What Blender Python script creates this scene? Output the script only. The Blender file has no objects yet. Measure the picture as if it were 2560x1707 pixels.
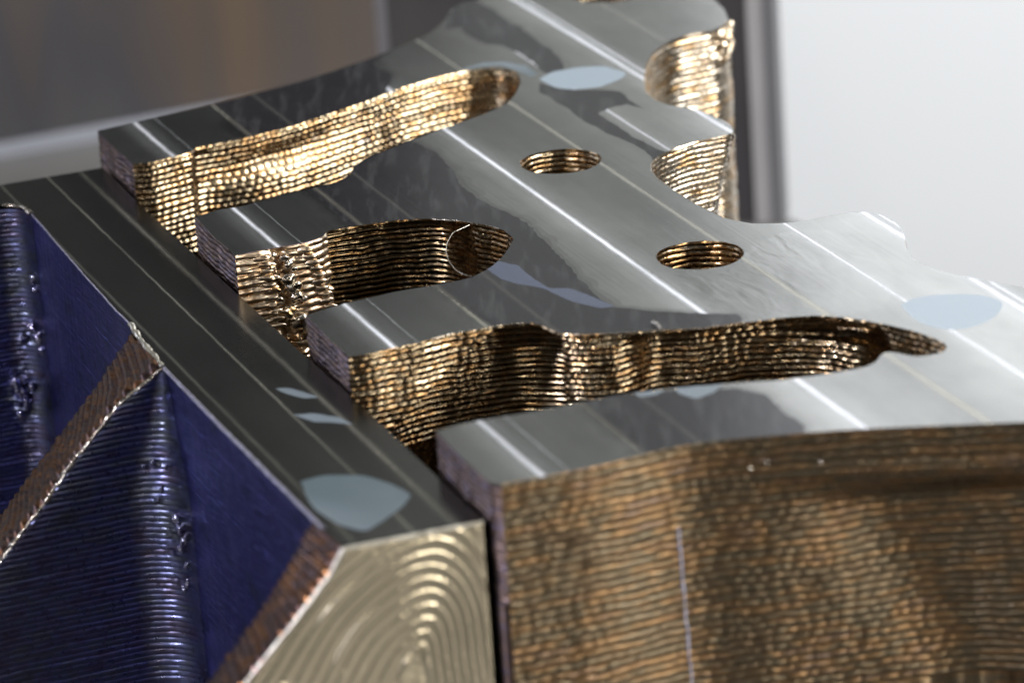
import bpy, bmesh, math, random
import numpy as np
from mathutils import Vector, Matrix
from mathutils.geometry import delaunay_2d_cdt
# all drawing below is in millimetres; MM turns them into metres
MM = 0.001
PI = math.pi
scene = bpy.context.scene
col = scene.collection

# ------------------------------------------------------------------ camera
pitch = math.radians(19.7); roll = math.atan(0.07)
fw = Vector((0, math.cos(pitch), -math.sin(pitch)))
r0 = Vector((1, 0, 0)); u0 = r0.cross(fw)
rt_ = r0 * math.cos(roll) - u0 * math.sin(roll)
up_ = u0 * math.cos(roll) + r0 * math.sin(roll)
cam_d = bpy.data.cameras.new('camera'); cam = bpy.data.objects.new('camera', cam_d); col.objects.link(cam)
cam.matrix_world = Matrix(((rt_.x, up_.x, -fw.x, 0), (rt_.y, up_.y, -fw.y, -399.18 * MM),
                           (rt_.z, up_.z, -fw.z, 142.93 * MM), (0, 0, 0, 1)))
cam_d.lens = 150; cam_d.sensor_width = 36; cam_d.clip_start = 0.01; cam_d.clip_end = 50
cam_d.dof.use_dof = True; cam_d.dof.focus_distance = 0.458; cam_d.dof.aperture_fstop = 32
scene.camera = cam

# ------------------------------------------------------------------ light
world = bpy.data.worlds.new('World'); scene.world = world; world.use_nodes = True
bg = world.node_tree.nodes['Background']; bg.inputs[0].default_value = (0.62, 0.64, 0.66, 1); bg.inputs[1].default_value = 0.09

def area(name, loc, target, sx, sy, power, color=(1, 1, 1)):
    l = bpy.data.lights.new(name, 'AREA'); l.shape = 'RECTANGLE'; l.size = sx; l.size_y = sy
    l.energy = power; l.color = color
    o = bpy.data.objects.new(name, l); col.objects.link(o)
    o.location = loc
    o.rotation_euler = (Vector(target) - Vector(loc)).to_track_quat('-Z', 'Y').to_euler()
    return o
area('back_softbox', (-0.75, 1.15, 0.60), (-0.1, 0.1, 0), 1.15, 1.1, 0.85, (1.0, 0.98, 0.94))  # two unseen softboxes added behind, to be reflected in the top face
area('back_softbox', (0.38, 1.20, 0.62), (0, 0.1, 0), 0.95, 1.1, 1.35, (0.97, 1.0, 0.97))
area('key_lamp', (0.76, -0.29, 0.44), (0, 0.02, 0), 0.34, 0.22, 2.4, (1.0, 0.96, 0.90))
area('front_fill', (0.60, -0.62, 0.19), (0, 0, -0.015), 0.34, 0.16, 2.2, (1.0, 0.95, 0.88))  # unseen fill added to brighten gusset faces and front wall
area('glint_lamp', (-0.16, -0.70, 0.50), (0, 0, 0), 0.05, 0.05, 0.5, (1.0, 0.93, 0.82))
area('left_lamp', (-0.62, -0.50, 0.45), (-0.03, 0, 0), 0.06, 0.06, 5.0, (0.88, 0.88, 1.0))
area('overhead_fill', (0.0, -0.05, 0.95), (0, 0.03, 0), 0.6, 0.10, 0.6, (0.95, 0.97, 1.0))  # unseen overhead fill, added as soft light from above
area('side_fill', (-0.7, 0.35, 0.14), (-0.03, 0, 0), 0.4, 0.4, 1.15, (0.74, 0.80, 1.0))  # unseen bluish fill added for the sheen on the blue sides
area('wall_fill', (0.50, 0.12, 0.50), (0.13, 0.72, -0.15), 0.4, 0.4, 12.0, (0.95, 0.975, 1.0))  # unseen light added only to whiten the backdrop

scene.view_settings.view_transform = 'Standard'; scene.view_settings.look = 'None'
scene.view_settings.exposure = 0; scene.view_settings.gamma = 1
scene.render.engine = 'CYCLES'
scene.cycles.max_bounces = 6; scene.cycles.glossy_bounces = 5; scene.cycles.diffuse_bounces = 3
scene.cycles.sample_clamp_indirect = 6; scene.cycles.sample_clamp_direct = 0

# ------------------------------------------------------------------ noise helpers
rng = np.random.default_rng(7)
random.seed(7)
_tab = rng.random((256, 256)).astype(np.float64)
def vnoise(x, y, seed=0):
    x = np.asarray(x, float) + seed * 17.31; y = np.asarray(y, float) + seed * 9.77
    xi = np.floor(x).astype(int); yi = np.floor(y).astype(int)
    fx = x - xi; fy = y - yi; fx = fx * fx * (3 - 2 * fx); fy = fy * fy * (3 - 2 * fy)
    a = _tab[xi & 255, yi & 255]; b = _tab[(xi + 1) & 255, yi & 255]
    c = _tab[xi & 255, (yi + 1) & 255]; d = _tab[(xi + 1) & 255, (yi + 1) & 255]
    return (a * (1 - fx) + b * fx) * (1 - fy) + (c * (1 - fx) + d * fx) * fy * 1.0 if False else \
        (a * (1 - fx) + b * fx) * (1 - fy) + (c * (1 - fx) + d * fx) * fy
def sn(x, y, seed=0): return vnoise(x, y, seed) * 2 - 1
def hsh(i, seed=0):
    i = np.asarray(i).astype(int); return _tab[(i + seed * 31) & 255, (i * 7 + seed * 13) & 255]

# ------------------------------------------------------------------ materials
def new_mat(name):
    m = bpy.data.materials.new(name); m.use_nodes = True
    nt = m.node_tree; b = nt.nodes['Principled BSDF']
    return m, nt, b
def N(nt, t, **kw):
    n = nt.nodes.new(t)
    for k, v in kw.items(): setattr(n, k, v)
    return n
def L(nt, a, b): nt.links.new(a, b)
def ramp(nt, fac, stops, interp='LINEAR'):
    r = N(nt, 'ShaderNodeValToRGB'); r.color_ramp.interpolation = interp
    e = r.color_ramp.elements
    while len(e) < len(stops): e.new(0.5)
    for el, (p, c) in zip(e, stops):
        el.position = p; el.color = (c[0], c[1], c[2], 1) if hasattr(c, '__len__') else (c, c, c, 1)
    L(nt, fac, r.inputs[0]); return r
def math_(nt, op, a, b=None, c=None, clamp=False):
    n = N(nt, 'ShaderNodeMath', operation=op); n.use_clamp = clamp
    for i, v in enumerate((a, b, c)):
        if v is None: continue
        if isinstance(v, (int, float)): n.inputs[i].default_value = v
        else: L(nt, v, n.inputs[i])
    return n.outputs[0]
def noise(nt, vec, scale, detail=3, rough=0.55, dist=0):
    n = N(nt, 'ShaderNodeTexNoise'); L(nt, vec, n.inputs['Vector'])
    n.inputs['Scale'].default_value = scale; n.inputs['Detail'].default_value = detail
    n.inputs['Roughness'].default_value = rough; n.inputs['Distortion'].default_value = dist
    return n.outputs['Fac']
def mapping(nt, vec, scale=(1, 1, 1), rot=(0, 0, 0)):
    n = N(nt, 'ShaderNodeMapping'); n.inputs['Scale'].default_value = scale; n.inputs['Rotation'].default_value = rot
    L(nt, vec, n.inputs['Vector']); return n.outputs[0]
def mixc(nt, f, a, b, mode='MIX'):
    n = N(nt, 'ShaderNodeMix', data_type='RGBA', blend_type=mode)
    if isinstance(f, (int, float)): n.inputs[0].default_value = f
    else: L(nt, f, n.inputs[0])
    for i, v in ((6, a), (7, b)):
        if isinstance(v, tuple): n.inputs[i].default_value = (*v, 1)
        else: L(nt, v, n.inputs[i])
    return n.outputs[2]

def layered_metal(name, stops, rough=(0.14, 0.32), seed=0.0, zs=1.3, bump=0.08, metallic=1.0, xy=0.28):
    """heat tinted printed metal: tint changes from weld layer to weld layer and in patches"""
    m, nt, b = new_mat(name)
    tc = N(nt, 'ShaderNodeTexCoord').outputs['Object']
    sc = mapping(nt, tc, (1000, 1000, 1000))
    add = N(nt, 'ShaderNodeVectorMath', operation='ADD'); L(nt, sc, add.inputs[0]); add.inputs[1].default_value = (seed, seed * 2, seed)
    v = add.outputs[0]
    n1 = noise(nt, mapping(nt, v, (xy, xy, zs)), 1.0, 2, 0.5)
    n2 = noise(nt, v, 0.12, 2)
    f = math_(nt, 'ADD', math_(nt, 'MULTIPLY', n1, 0.72), math_(nt, 'MULTIPLY', n2, 0.36))
    r = ramp(nt, f, stops)
    c = r.outputs[0]
    n3 = noise(nt, v, 1.1, 2, 0.5)
    c = mixc(nt, math_(nt, 'MULTIPLY', n3, 0.35), c, (0.05, 0.035, 0.025))
    L(nt, c, b.inputs['Base Color'])
    b.inputs['Metallic'].default_value = metallic
    rr = N(nt, 'ShaderNodeMapRange'); L(nt, noise(nt, v, 1.7, 3), rr.inputs[0])
    rr.inputs[1].default_value = 0.3; rr.inputs[2].default_value = 0.7
    rr.inputs[3].default_value = rough[0]; rr.inputs[4].default_value = rough[1]
    L(nt, rr.outputs[0], b.inputs['Roughness'])
    bp_ = N(nt, 'ShaderNodeBump'); bp_.inputs['Strength'].default_value = bump; bp_.inputs['Distance'].default_value = 0.00005
    L(nt, noise(nt, v, 5.0, 4, 0.6), bp_.inputs['Height']); L(nt, bp_.outputs[0], b.inputs['Normal'])
    return m

M = {}
M['gold'] = layered_metal('printed_bronze', [(0.30, (0.13, 0.085, 0.048)), (0.42, (0.30, 0.21, 0.115)), (0.52, (0.46, 0.37, 0.24)),
                                             (0.60, (0.44, 0.26, 0.11)), (0.70, (0.25, 0.20, 0.14)), (0.8, (0.45, 0.38, 0.29))])
M['gold_shaded'] = layered_metal('printed_bronze_shaded', [(0.30, (0.07, 0.048, 0.026)), (0.42, (0.17, 0.115, 0.055)), (0.52, (0.25, 0.19, 0.115)),  # same bronze darkened, the slot's shade is painted into its colour
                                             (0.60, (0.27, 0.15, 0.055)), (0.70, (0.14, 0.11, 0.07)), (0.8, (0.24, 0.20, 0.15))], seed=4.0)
M['gold_pale'] = layered_metal('printed_bronze_pale', [(0.30, (0.30, 0.20, 0.12)), (0.45, (0.54, 0.43, 0.30)), (0.55, (0.58, 0.51, 0.41)),
                                             (0.65, (0.56, 0.34, 0.14)), (0.75, (0.44, 0.37, 0.31))], (0.2, 0.38), 5)
M['copper'] = layered_metal('printed_copper', [(0.30, (0.34, 0.21, 0.13)), (0.45, (0.62, 0.46, 0.31)), (0.55, (0.70, 0.58, 0.43)),
                                             (0.65, (0.66, 0.42, 0.22)), (0.75, (0.58, 0.50, 0.40))], (0.24, 0.42), 9, 0.9)
M['brown'] = layered_metal('printed_brown', [(0.30, (0.11, 0.075, 0.045)), (0.42, (0.23, 0.165, 0.10)), (0.52, (0.18, 0.15, 0.10)),
                                             (0.60, (0.33, 0.20, 0.095)), (0.72, (0.18, 0.14, 0.115)), (0.82, (0.36, 0.265, 0.17))], (0.30, 0.46), 11, 1.7, 0.05, xy=0.16)
M['violet'] = layered_metal('printed_violet', [(0.3, (0.07, 0.05, 0.055)), (0.45, (0.18, 0.14, 0.165)), (0.55, (0.22, 0.15, 0.12)), (0.7, (0.20, 0.17, 0.24))],
                            (0.3, 0.5), 3)
M['blue'] = layered_metal('printed_blue', [(0.32, (0.15, 0.165, 0.20)), (0.45, (0.18, 0.20, 0.28)), (0.55, (0.18, 0.20, 0.38)),
                                           (0.66, (0.17, 0.15, 0.24)), (0.76, (0.13, 0.16, 0.30))], (0.24, 0.40), 8, 0.9)
M['blue_smooth'] = layered_metal('printed_blue_smooth', [(0.32, (0.03, 0.042, 0.13)), (0.45, (0.055, 0.07, 0.27)), (0.6, (0.085, 0.085, 0.34)), (0.75, (0.03, 0.05, 0.17))],
                                 (0.3, 0.42), 2, 0.5, 0.1)
M['rust'] = layered_metal('printed_rust', [(0.32, (0.08, 0.035, 0.025)), (0.45, (0.26, 0.11, 0.045)), (0.55, (0.13, 0.09, 0.10)),
                                           (0.66, (0.36, 0.16, 0.06)), (0.78, (0.17, 0.11, 0.13))], (0.22, 0.4), 15, 0.6)
M['silver'] = layered_metal('weld_silver', [(0.35, (0.45, 0.38, 0.30)), (0.55, (0.72, 0.66, 0.56)), (0.7, (0.54, 0.45, 0.36))], (0.15, 0.35), 1)

def machined(name, lines, bands, off=(0, 0), base=(0.485, 0.488, 0.465), rough=0.17, wave=0.0, film=False):
    """face milled in parallel passes: 'lines' are (t, half width, brightness, tint), 'bands' the tone between them; t is measured across the passes in mm"""
    m, nt, b = new_mat(name)
    tc = N(nt, 'ShaderNodeTexCoord').outputs['Object']
    v = mapping(nt, tc, (1000, 1000, 1000))
    sep = N(nt, 'ShaderNodeSeparateXYZ'); L(nt, v, sep.inputs[0])
    c20, s20 = math.cos(math.radians(20)), math.sin(math.radians(20))
    X = math_(nt, 'ADD', sep.outputs[0], off[0]); Y = math_(nt, 'ADD', sep.outputs[1], off[1])
    t = math_(nt, 'ADD', math_(nt, 'MULTIPLY', X, c20), math_(nt, 'MULTIPLY', Y, s20))
    a = math_(nt, 'SUBTRACT', math_(nt, 'MULTIPLY', Y, c20), math_(nt, 'MULTIPLY', X, s20))
    comb = N(nt, 'ShaderNodeCombineXYZ'); L(nt, t, comb.inputs[0]); L(nt, a, comb.inputs[1])
    p = comb.outputs[0]
    brush = noise(nt, mapping(nt, p, (3.0, 0.03, 1)), 1.0, 5, 0.65)
    fine = noise(nt, mapping(nt, p, (14.0, 0.12, 1)), 1.0, 3, 0.6)
    cloud = noise(nt, mapping(nt, p, (0.10, 0.05, 1)), 1.0, 4, 0.6)
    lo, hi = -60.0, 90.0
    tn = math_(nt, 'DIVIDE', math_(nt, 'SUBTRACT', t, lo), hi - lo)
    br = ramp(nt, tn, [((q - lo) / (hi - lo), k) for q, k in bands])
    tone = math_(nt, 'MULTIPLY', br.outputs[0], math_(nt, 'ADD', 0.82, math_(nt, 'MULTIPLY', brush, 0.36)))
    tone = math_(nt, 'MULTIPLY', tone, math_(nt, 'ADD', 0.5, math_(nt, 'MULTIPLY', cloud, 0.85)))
    colr = mixc(nt, 1.0, base, (1, 1, 1), 'MULTIPLY')
    n = N(nt, 'ShaderNodeVectorMath', operation='SCALE'); L(nt, colr, n.inputs[0]); L(nt, tone, n.inputs['Scale'])
    c = n.outputs[0]
    met = None
    rgh = math_(nt, 'ADD', rough, math_(nt, 'MULTIPLY', fine, 0.08))
    jit = math_(nt, 'MULTIPLY', math_(nt, 'SUBTRACT', noise(nt, mapping(nt, p, (0.2, 0.35, 1)), 1.0, 3), 0.5), 0.25)
    tj = math_(nt, 'ADD', t, jit)
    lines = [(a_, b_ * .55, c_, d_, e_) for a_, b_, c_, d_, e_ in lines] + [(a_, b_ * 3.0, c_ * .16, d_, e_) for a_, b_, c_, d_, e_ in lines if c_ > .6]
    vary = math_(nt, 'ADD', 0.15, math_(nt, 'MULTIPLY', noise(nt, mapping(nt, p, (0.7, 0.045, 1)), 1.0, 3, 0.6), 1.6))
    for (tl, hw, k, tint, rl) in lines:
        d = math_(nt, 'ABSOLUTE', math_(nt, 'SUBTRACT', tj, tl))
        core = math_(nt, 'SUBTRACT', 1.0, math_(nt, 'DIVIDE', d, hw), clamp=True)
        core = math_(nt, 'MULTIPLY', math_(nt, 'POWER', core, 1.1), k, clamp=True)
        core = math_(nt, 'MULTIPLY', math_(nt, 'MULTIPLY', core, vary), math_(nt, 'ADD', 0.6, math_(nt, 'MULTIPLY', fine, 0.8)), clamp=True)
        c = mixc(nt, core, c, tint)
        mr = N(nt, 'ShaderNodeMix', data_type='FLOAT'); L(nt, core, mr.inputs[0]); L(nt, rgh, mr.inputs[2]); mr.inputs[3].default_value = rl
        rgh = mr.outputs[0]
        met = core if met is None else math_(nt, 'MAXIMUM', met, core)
    L(nt, c, b.inputs['Base Color']); b.inputs['Metallic'].default_value = 1.0
    if met is not None and not film: L(nt, math_(nt, 'SUBTRACT', 1.0, math_(nt, 'MULTIPLY', met, 0.55)), b.inputs['Metallic'])
    L(nt, rgh, b.inputs['Roughness'])
    h = math_(nt, 'ADD', math_(nt, 'MULTIPLY', fine, 0.5), math_(nt, 'MULTIPLY', brush, 1.0))
    cross = ramp(nt, noise(nt, mapping(nt, p, (0.22, 11.0, 1), (0, 0, 0.12)), 1.0, 2, 0.6), [(0.60, 0.0), (0.78, 1.0)])
    h = math_(nt, 'SUBTRACT', h, math_(nt, 'MULTIPLY', cross.outputs[0], 0.8))
    bump = N(nt, 'ShaderNodeBump'); bump.inputs['Strength'].default_value = 0.06; bump.inputs['Distance'].default_value = 0.0001
    L(nt, h, bump.inputs['Height'])
    if wave:
        w = noise(nt, mapping(nt, p, (0.35, 0.12, 1)), 1.0, 2, 0.4, 1.2)
        b2 = N(nt, 'ShaderNodeBump'); b2.inputs['Strength'].default_value = wave; b2.inputs['Distance'].default_value = 0.0003
        L(nt, w, b2.inputs['Height']); L(nt, bump.outputs[0], b2.inputs['Normal']); L(nt, b2.outputs[0], b.inputs['Normal'])
    else:
        L(nt, bump.outputs[0], b.inputs['Normal'])
    return m

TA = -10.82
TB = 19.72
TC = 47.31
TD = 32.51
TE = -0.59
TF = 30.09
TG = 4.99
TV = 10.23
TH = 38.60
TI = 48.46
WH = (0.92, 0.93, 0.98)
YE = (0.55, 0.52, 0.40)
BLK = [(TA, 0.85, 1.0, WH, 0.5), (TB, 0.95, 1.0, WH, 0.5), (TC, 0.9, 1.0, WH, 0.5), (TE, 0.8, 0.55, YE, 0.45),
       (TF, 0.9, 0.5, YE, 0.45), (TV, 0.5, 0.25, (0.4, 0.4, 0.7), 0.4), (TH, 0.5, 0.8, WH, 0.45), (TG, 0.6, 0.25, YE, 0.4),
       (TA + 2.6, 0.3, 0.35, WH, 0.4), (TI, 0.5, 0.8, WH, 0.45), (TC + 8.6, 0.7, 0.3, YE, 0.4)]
BANDS = [(-60, 0.62), (TA - 4, 0.66), (TA - 0.5, 0.82), (TA + 0.5, 0.50), (TE - 3, 0.42), (TE, 0.52), (TE + 0.6, 0.44), (TB - 7, 0.72), (TB - 0.6, 0.92), (TB + 0.6, 0.72), (TF - 1, 0.50), (TF + 1, 0.60), (TC - 6, 0.86), (TC - .6, 0.96), (TC + 0.6, 0.68), (TC + 10, 0.62), (TC + 25, 1.0)]  # soft light-to-dark reflections are painted into these band tones
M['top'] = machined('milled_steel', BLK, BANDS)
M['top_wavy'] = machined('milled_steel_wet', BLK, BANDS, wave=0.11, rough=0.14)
M['film'] = machined('oil_film', [l for l in BLK if False] + [(TE, 0.9, 0.5, (0.13, 0.12, 0.09), 0.35), (TG, 0.8, 0.3, (0.1, 0.095, 0.08), 0.35), (TA, 0.7, 0.9, WH, 0.5), (TF, 0.9, 0.3, (0.1, 0.095, 0.08), 0.4)], [(-60, 0.5), (0, 0.45), (90, 0.5)], base=(0.03, 0.028, 0.032), rough=0.10, film=True)
def mottle(mat, lo, hi):
    nt = mat.node_tree; b = nt.nodes['Principled BSDF']
    tc = N(nt, 'ShaderNodeTexCoord').outputs['Object']
    v = mapping(nt, mapping(nt, tc, (1000, 1000, 1000)), (0.75, 0.10, 1), (0, 0, math.radians(-20)))
    r = ramp(nt, noise(nt, v, 0.9, 4, 0.55, 0.2), [(0.52, 0.0), (0.85, 1.0)])
    src = b.inputs['Base Color'].links[0].from_socket
    L(nt, mixc(nt, r.outputs[0], src, (0.07, 0.07, 0.07)), b.inputs['Base Color'])
    mr = N(nt, 'ShaderNodeMapRange'); L(nt, r.outputs[0], mr.inputs[0]); mr.inputs[3].default_value = lo; mr.inputs[4].default_value = hi
    L(nt, mr.outputs[0], b.inputs['Metallic'])
mottle(M['film'], 0.05, 0.6)
fb = M['film'].node_tree.nodes['Principled BSDF']; fb.inputs['Specular IOR Level'].default_value = 0.22
M['thin'] = machined('oil_margin', BLK, [(q, k * .84) for q, k in BANDS], rough=0.15)
M['thin2'] = machined('oil_margin_inner', BLK, [(q, k * .66) for q, k in BANDS], rough=0.13)
LL = -22.97; LM = -19.04; LN = -28.60
M['bar'] = machined('milled_bar', [(LL, 0.45, 0.42, YE, 0.35), (LM, 1.0, 0.36, YE, 0.4), (LN, 0.6, 0.25, YE, 0.35)],
                    [(-60, 0.46), (LL - 1, 0.40), (LL + 1, 0.30), (LM - 2, 0.25), (LM + 1, 0.30), (90, 0.34)], off=(-30, 10), base=(0.46, 0.455, 0.42), rough=0.16)

def simple_(name, c_, r_):
    m, nt, b = new_mat(name); b.inputs['Base Color'].default_value = (*c_, 1); b.inputs['Roughness'].default_value = r_; return m
m, nt, b = new_mat('pale_patch'); M['stain'] = m  # blue-grey tint of the oval patches
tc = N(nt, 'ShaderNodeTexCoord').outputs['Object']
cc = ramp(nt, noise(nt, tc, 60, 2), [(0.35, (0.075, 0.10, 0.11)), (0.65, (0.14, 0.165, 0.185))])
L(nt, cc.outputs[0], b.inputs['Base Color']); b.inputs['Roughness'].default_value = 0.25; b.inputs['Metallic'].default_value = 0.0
M['tint_spot_b'] = simple_('pale_patch_bright', (0.22, 0.265, 0.30), 0.25)
m, nt, b = new_mat('violet_patch'); M['tint_spot2'] = m
b.inputs['Base Color'].default_value = (0.05, 0.06, 0.09, 1); b.inputs['Roughness'].default_value = 0.25

def simple(name, colr, rough, metallic=0.0, nscale=0, namp=0.0, stretch=(1, 1, 1)):
    m, nt, b = new_mat(name)
    if nscale:
        tc = N(nt, 'ShaderNodeTexCoord').outputs['Object']
        n = noise(nt, mapping(nt, tc, stretch), nscale, 4, 0.6)
        c1 = tuple(max(0, x * (1 - namp)) for x in colr); c2 = tuple(min(1, x * (1 + namp)) for x in colr)
        r = ramp(nt, n, [(0.3, c1), (0.7, c2)]); L(nt, r.outputs[0], b.inputs['Base Color'])
    else: b.inputs['Base Color'].default_value = (*colr, 1)
    b.inputs['Roughness'].default_value = rough; b.inputs['Metallic'].default_value = metallic
    return m
M['chamfer'] = simple('bare_edge', (0.72, 0.68, 0.58), 0.35, 1.0, 800, 0.3)
M['chamfer_violet'] = simple('bare_edge_violet', (0.50, 0.48, 0.60), 0.35, 1.0, 800, 0.35)
M['plainside'] = simple('dark_side', (0.10, 0.085, 0.07), 0.5, 1.0, 300, 0.3)
M['endface'] = simple('milled_end', (0.82, 0.72, 0.52), 0.27, 1.0, 120, 0.12)
M['bench'] = simple('grey_bench', (0.12, 0.115, 0.108), 0.5, 0.0, 12, 0.2)
M['seam'] = simple('seam_bloom', (0.55, 0.55, 0.66), 0.3)
M['corner'] = simple('grey_corner', (0.16, 0.155, 0.16), 0.5)
M['board'] = simple('white_board', (0.86, 0.87, 0.88), 0.7, 0.0, 3, 0.02)
M['low_strip'] = simple('pale_low_strip', (0.26, 0.265, 0.29), 0.5, 0.0, 10, 0.15)
M['dark_edge'] = simple('dark_rubber', (0.15, 0.15, 0.155), 0.6)
M['pale_strip'] = simple('pale_strip', (0.38, 0.375, 0.37), 0.5, 0.0, 20, 0.15)
# blurred grey panel: vertical patches of tone in the brushed sheet
m, nt, b = new_mat('brushed_panel'); M['panel'] = m
tc = N(nt, 'ShaderNodeTexCoord').outputs['Object']
nn = noise(nt, mapping(nt, tc, (1, 1, 0.15)), 22, 3, 0.5)
r = ramp(nt, nn, [(0.34, (0.11, 0.075, 0.048)), (0.46, (0.05, 0.047, 0.051)), (0.56, (0.085, 0.08, 0.07)), (0.7, (0.125, 0.12, 0.11))])
L(nt, r.outputs[0], b.inputs['Base Color']); b.inputs['Roughness'].default_value = 0.55; b.inputs['Metallic'].default_value = 0.2

# ------------------------------------------------------------------ object helpers
BASE = {}
def thing(name, label, cat, base, group=None):
    o = bpy.data.objects.new(name, None); col.objects.link(o); o.location = Vector(base) * MM
    o.empty_display_size = 0.01
    o['label'] = label; o['category'] = cat
    if group: o['group'] = group
    BASE[o.name] = base
    return o
def root_of(o):
    while o.parent: o = o.parent
    return o
def mesh_obj(name, verts, faces, mat, parent=None, smooth=True, label=None, kind=None, base=None):
    V = np.asarray(verts, dtype=np.float64)
    b0 = BASE[root_of(parent).name] if parent else (base or (0, 0, 0))
    V = (V - np.array(b0)) * MM
    me = bpy.data.meshes.new(name)
    if isinstance(faces, np.ndarray):
        nf, k = faces.shape
        me.vertices.add(len(V)); me.vertices.foreach_set('co', V.astype(np.float32).ravel())
        me.loops.add(nf * k); me.loops.foreach_set('vertex_index', faces.astype(np.int32).ravel())
        me.polygons.add(nf); me.polygons.foreach_set('loop_start', np.arange(0, nf * k, k, dtype=np.int32))
        me.polygons.foreach_set('loop_total', np.full(nf, k, dtype=np.int32))
        me.update(calc_edges=True)
    else:
        me.from_pydata(V.tolist(), [], faces); me.update()
    me.polygons.foreach_set('use_smooth', np.full(len(me.polygons), smooth, dtype=bool))
    me.materials.append(mat)
    o = bpy.data.objects.new(name, me); col.objects.link(o)
    if parent: o.parent = parent
    else: o.location = Vector(b0) * MM
    if label: o['label'] = label
    if kind: o['kind'] = kind
    return o
def grid_faces(nr, nc, flip=False):
    i = np.arange(nr - 1)[:, None] * nc + np.arange(nc - 1)[None, :]
    q = np.stack([i, i + 1, i + nc + 1, i + nc], -1).reshape(-1, 4)
    return q[:, ::-1].copy() if flip else q

def resample(pts, ds, smooth=0):
    p = np.asarray(pts, float)
    d = np.r_[0, np.cumsum(np.hypot(*np.diff(p, axis=0).T))]
    n = max(2, int(d[-1] / ds) + 1)
    s = np.linspace(0, d[-1], n)
    q = np.stack([np.interp(s, d, p[:, 0]), np.interp(s, d, p[:, 1])], 1)
    for _ in range(smooth):
        q[1:-1] = q[1:-1] * 0.5 + (q[:-2] + q[2:]) * 0.25
    return q
def curve(pts, ds=0.12, smooth_mm=0.8):
    """dense smooth path through traced corner points"""
    return resample(pts, ds, int((smooth_mm / ds) ** 2))

# ------------------------------------------------------------------ the weld-layered wall
PATH = {}; SMP = {}
def wall(name, path, z0, fine, total, mat, parent, pitch=0.56, amp=0.11, lump=0.05, lump_len=0.8, seed=1, dz=0.07,
         wob=0.25, extra=None, shift=None, smooth_n=6, label=None, fade=0.25, nz=1.0):
    """path runs with the material on its LEFT; outward normal is to its right"""
    p = np.asarray(path); n = len(p)
    rim = None
    for kk, vv_ in PATH.items():
        if path is vv_: rim = p - SMP[kk]; p = SMP[kk]
    t = np.gradient(p, axis=0)
    k = smooth_n
    for _ in range(k): t[1:-1] = t[1:-1] * .5 + (t[:-2] + t[2:]) * .25
    t /= np.linalg.norm(t, axis=1)[:, None] + 1e-9
    nrm = np.stack([t[:, 1], -t[:, 0]], 1)
    s = np.r_[0, np.cumsum(np.hypot(*np.diff(p, axis=0).T))]
    zr = -np.arange(0, fine + dz / 2, dz)
    if total > fine: zr = np.r_[zr, -total]
    nr = len(zr)
    S = np.broadcast_to(s, (nr, n)); Z = np.broadcast_to(zr[:, None], (nr, n)) + 0.0
    zz = -Z + wob * 0.5 * sn(S / 6.0, Z / 9, seed) + wob * 0.32 * sn(S / 1.4, Z / 2.2, seed + 1)
    lay = zz / pitch + 0.35
    li = np.floor(lay); fr = lay - li
    prof = np.sqrt(np.clip(1 - (2 * fr - 1) ** 2, 0, 1))
    a_l = 0.55 + 0.9 * hsh(li, seed + 3)
    h = amp * prof * (0.7 + 0.3 * a_l)
    ph = hsh(li, seed + 5) * 9.0
    ll = lump_len * (0.8 + 0.5 * hsh(li, seed + 7))
    u = S / ll + ph + 0.35 * sn(S / 2.1, li * 1.7, seed + 9)
    h += lump * np.abs(np.sin(PI * u)) ** 0.8 * prof
    h += nz * 0.10 * (hsh(li, seed + 11) - 0.5)
    h += nz * (0.06 * sn(S / 1.6, li * 5.3, seed + 13) + 0.10 * sn(S / 3.5, Z / 3.0, seed + 17)) + nz * 0.012 * sn(S / 0.4, Z / 0.3, seed + 15)
    h -= amp * 0.8
    f = np.clip(-Z / fade, 0, 1); h = h * f
    if extra is not None: h = h + extra(S, -Z, p)
    P = np.empty((nr, n, 3)); P[..., 0] = p[None, :, 0] + nrm[None, :, 0] * h
    P[..., 1] = p[None, :, 1] + nrm[None, :, 1] * h; P[..., 2] = z0 + Z
    if rim is not None:
        e_ = np.exp(-(-Z / 0.35) ** 2); P[..., 0] += rim[None, :, 0] * e_; P[..., 1] += rim[None, :, 1] * e_
    if shift is not None:
        dx, dy = shift(p, -Z); P[..., 0] += dx; P[..., 1] += dy
    return mesh_obj(name, P.reshape(-1, 3), grid_faces(nr, n, True), mat, parent, label=label)

def rough_edge(path, a=0.06, seed=0):
    p = np.array(path); n = len(p)
    s = np.r_[0, np.cumsum(np.hypot(*np.diff(p, axis=0).T))]
    t = np.gradient(p, axis=0); t /= np.linalg.norm(t, axis=1)[:, None] + 1e-9
    w = np.minimum(1, np.minimum(s, s[-1] - s) / 0.5)
    d = (a * sn(s / 0.7, s * 0, seed) + a * 0.6 * sn(s / 0.22, s * 0, seed + 1) + a * 1.5 * sn(s / 3.0, s * 0, seed + 2)) * w
    p[:, 0] += t[:, 1] * d; p[:, 1] -= t[:, 0] * d
    return p

def inside(poly, x, y):
    poly = np.asarray(poly); x = np.asarray(x); y = np.asarray(y)
    c = np.zeros(x.shape, bool); x1, y1 = poly[-1]
    for x2, y2 in poly:
        cond = ((y2 > y) != (y1 > y))
        with np.errstate(divide='ignore', invalid='ignore'):
            xi = (x1 - x2) * (y - y2) / (y1 - y2 + 1e-12) + x2
        c ^= cond & (x < xi); x1, y1 = x2, y2
    return c

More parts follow.
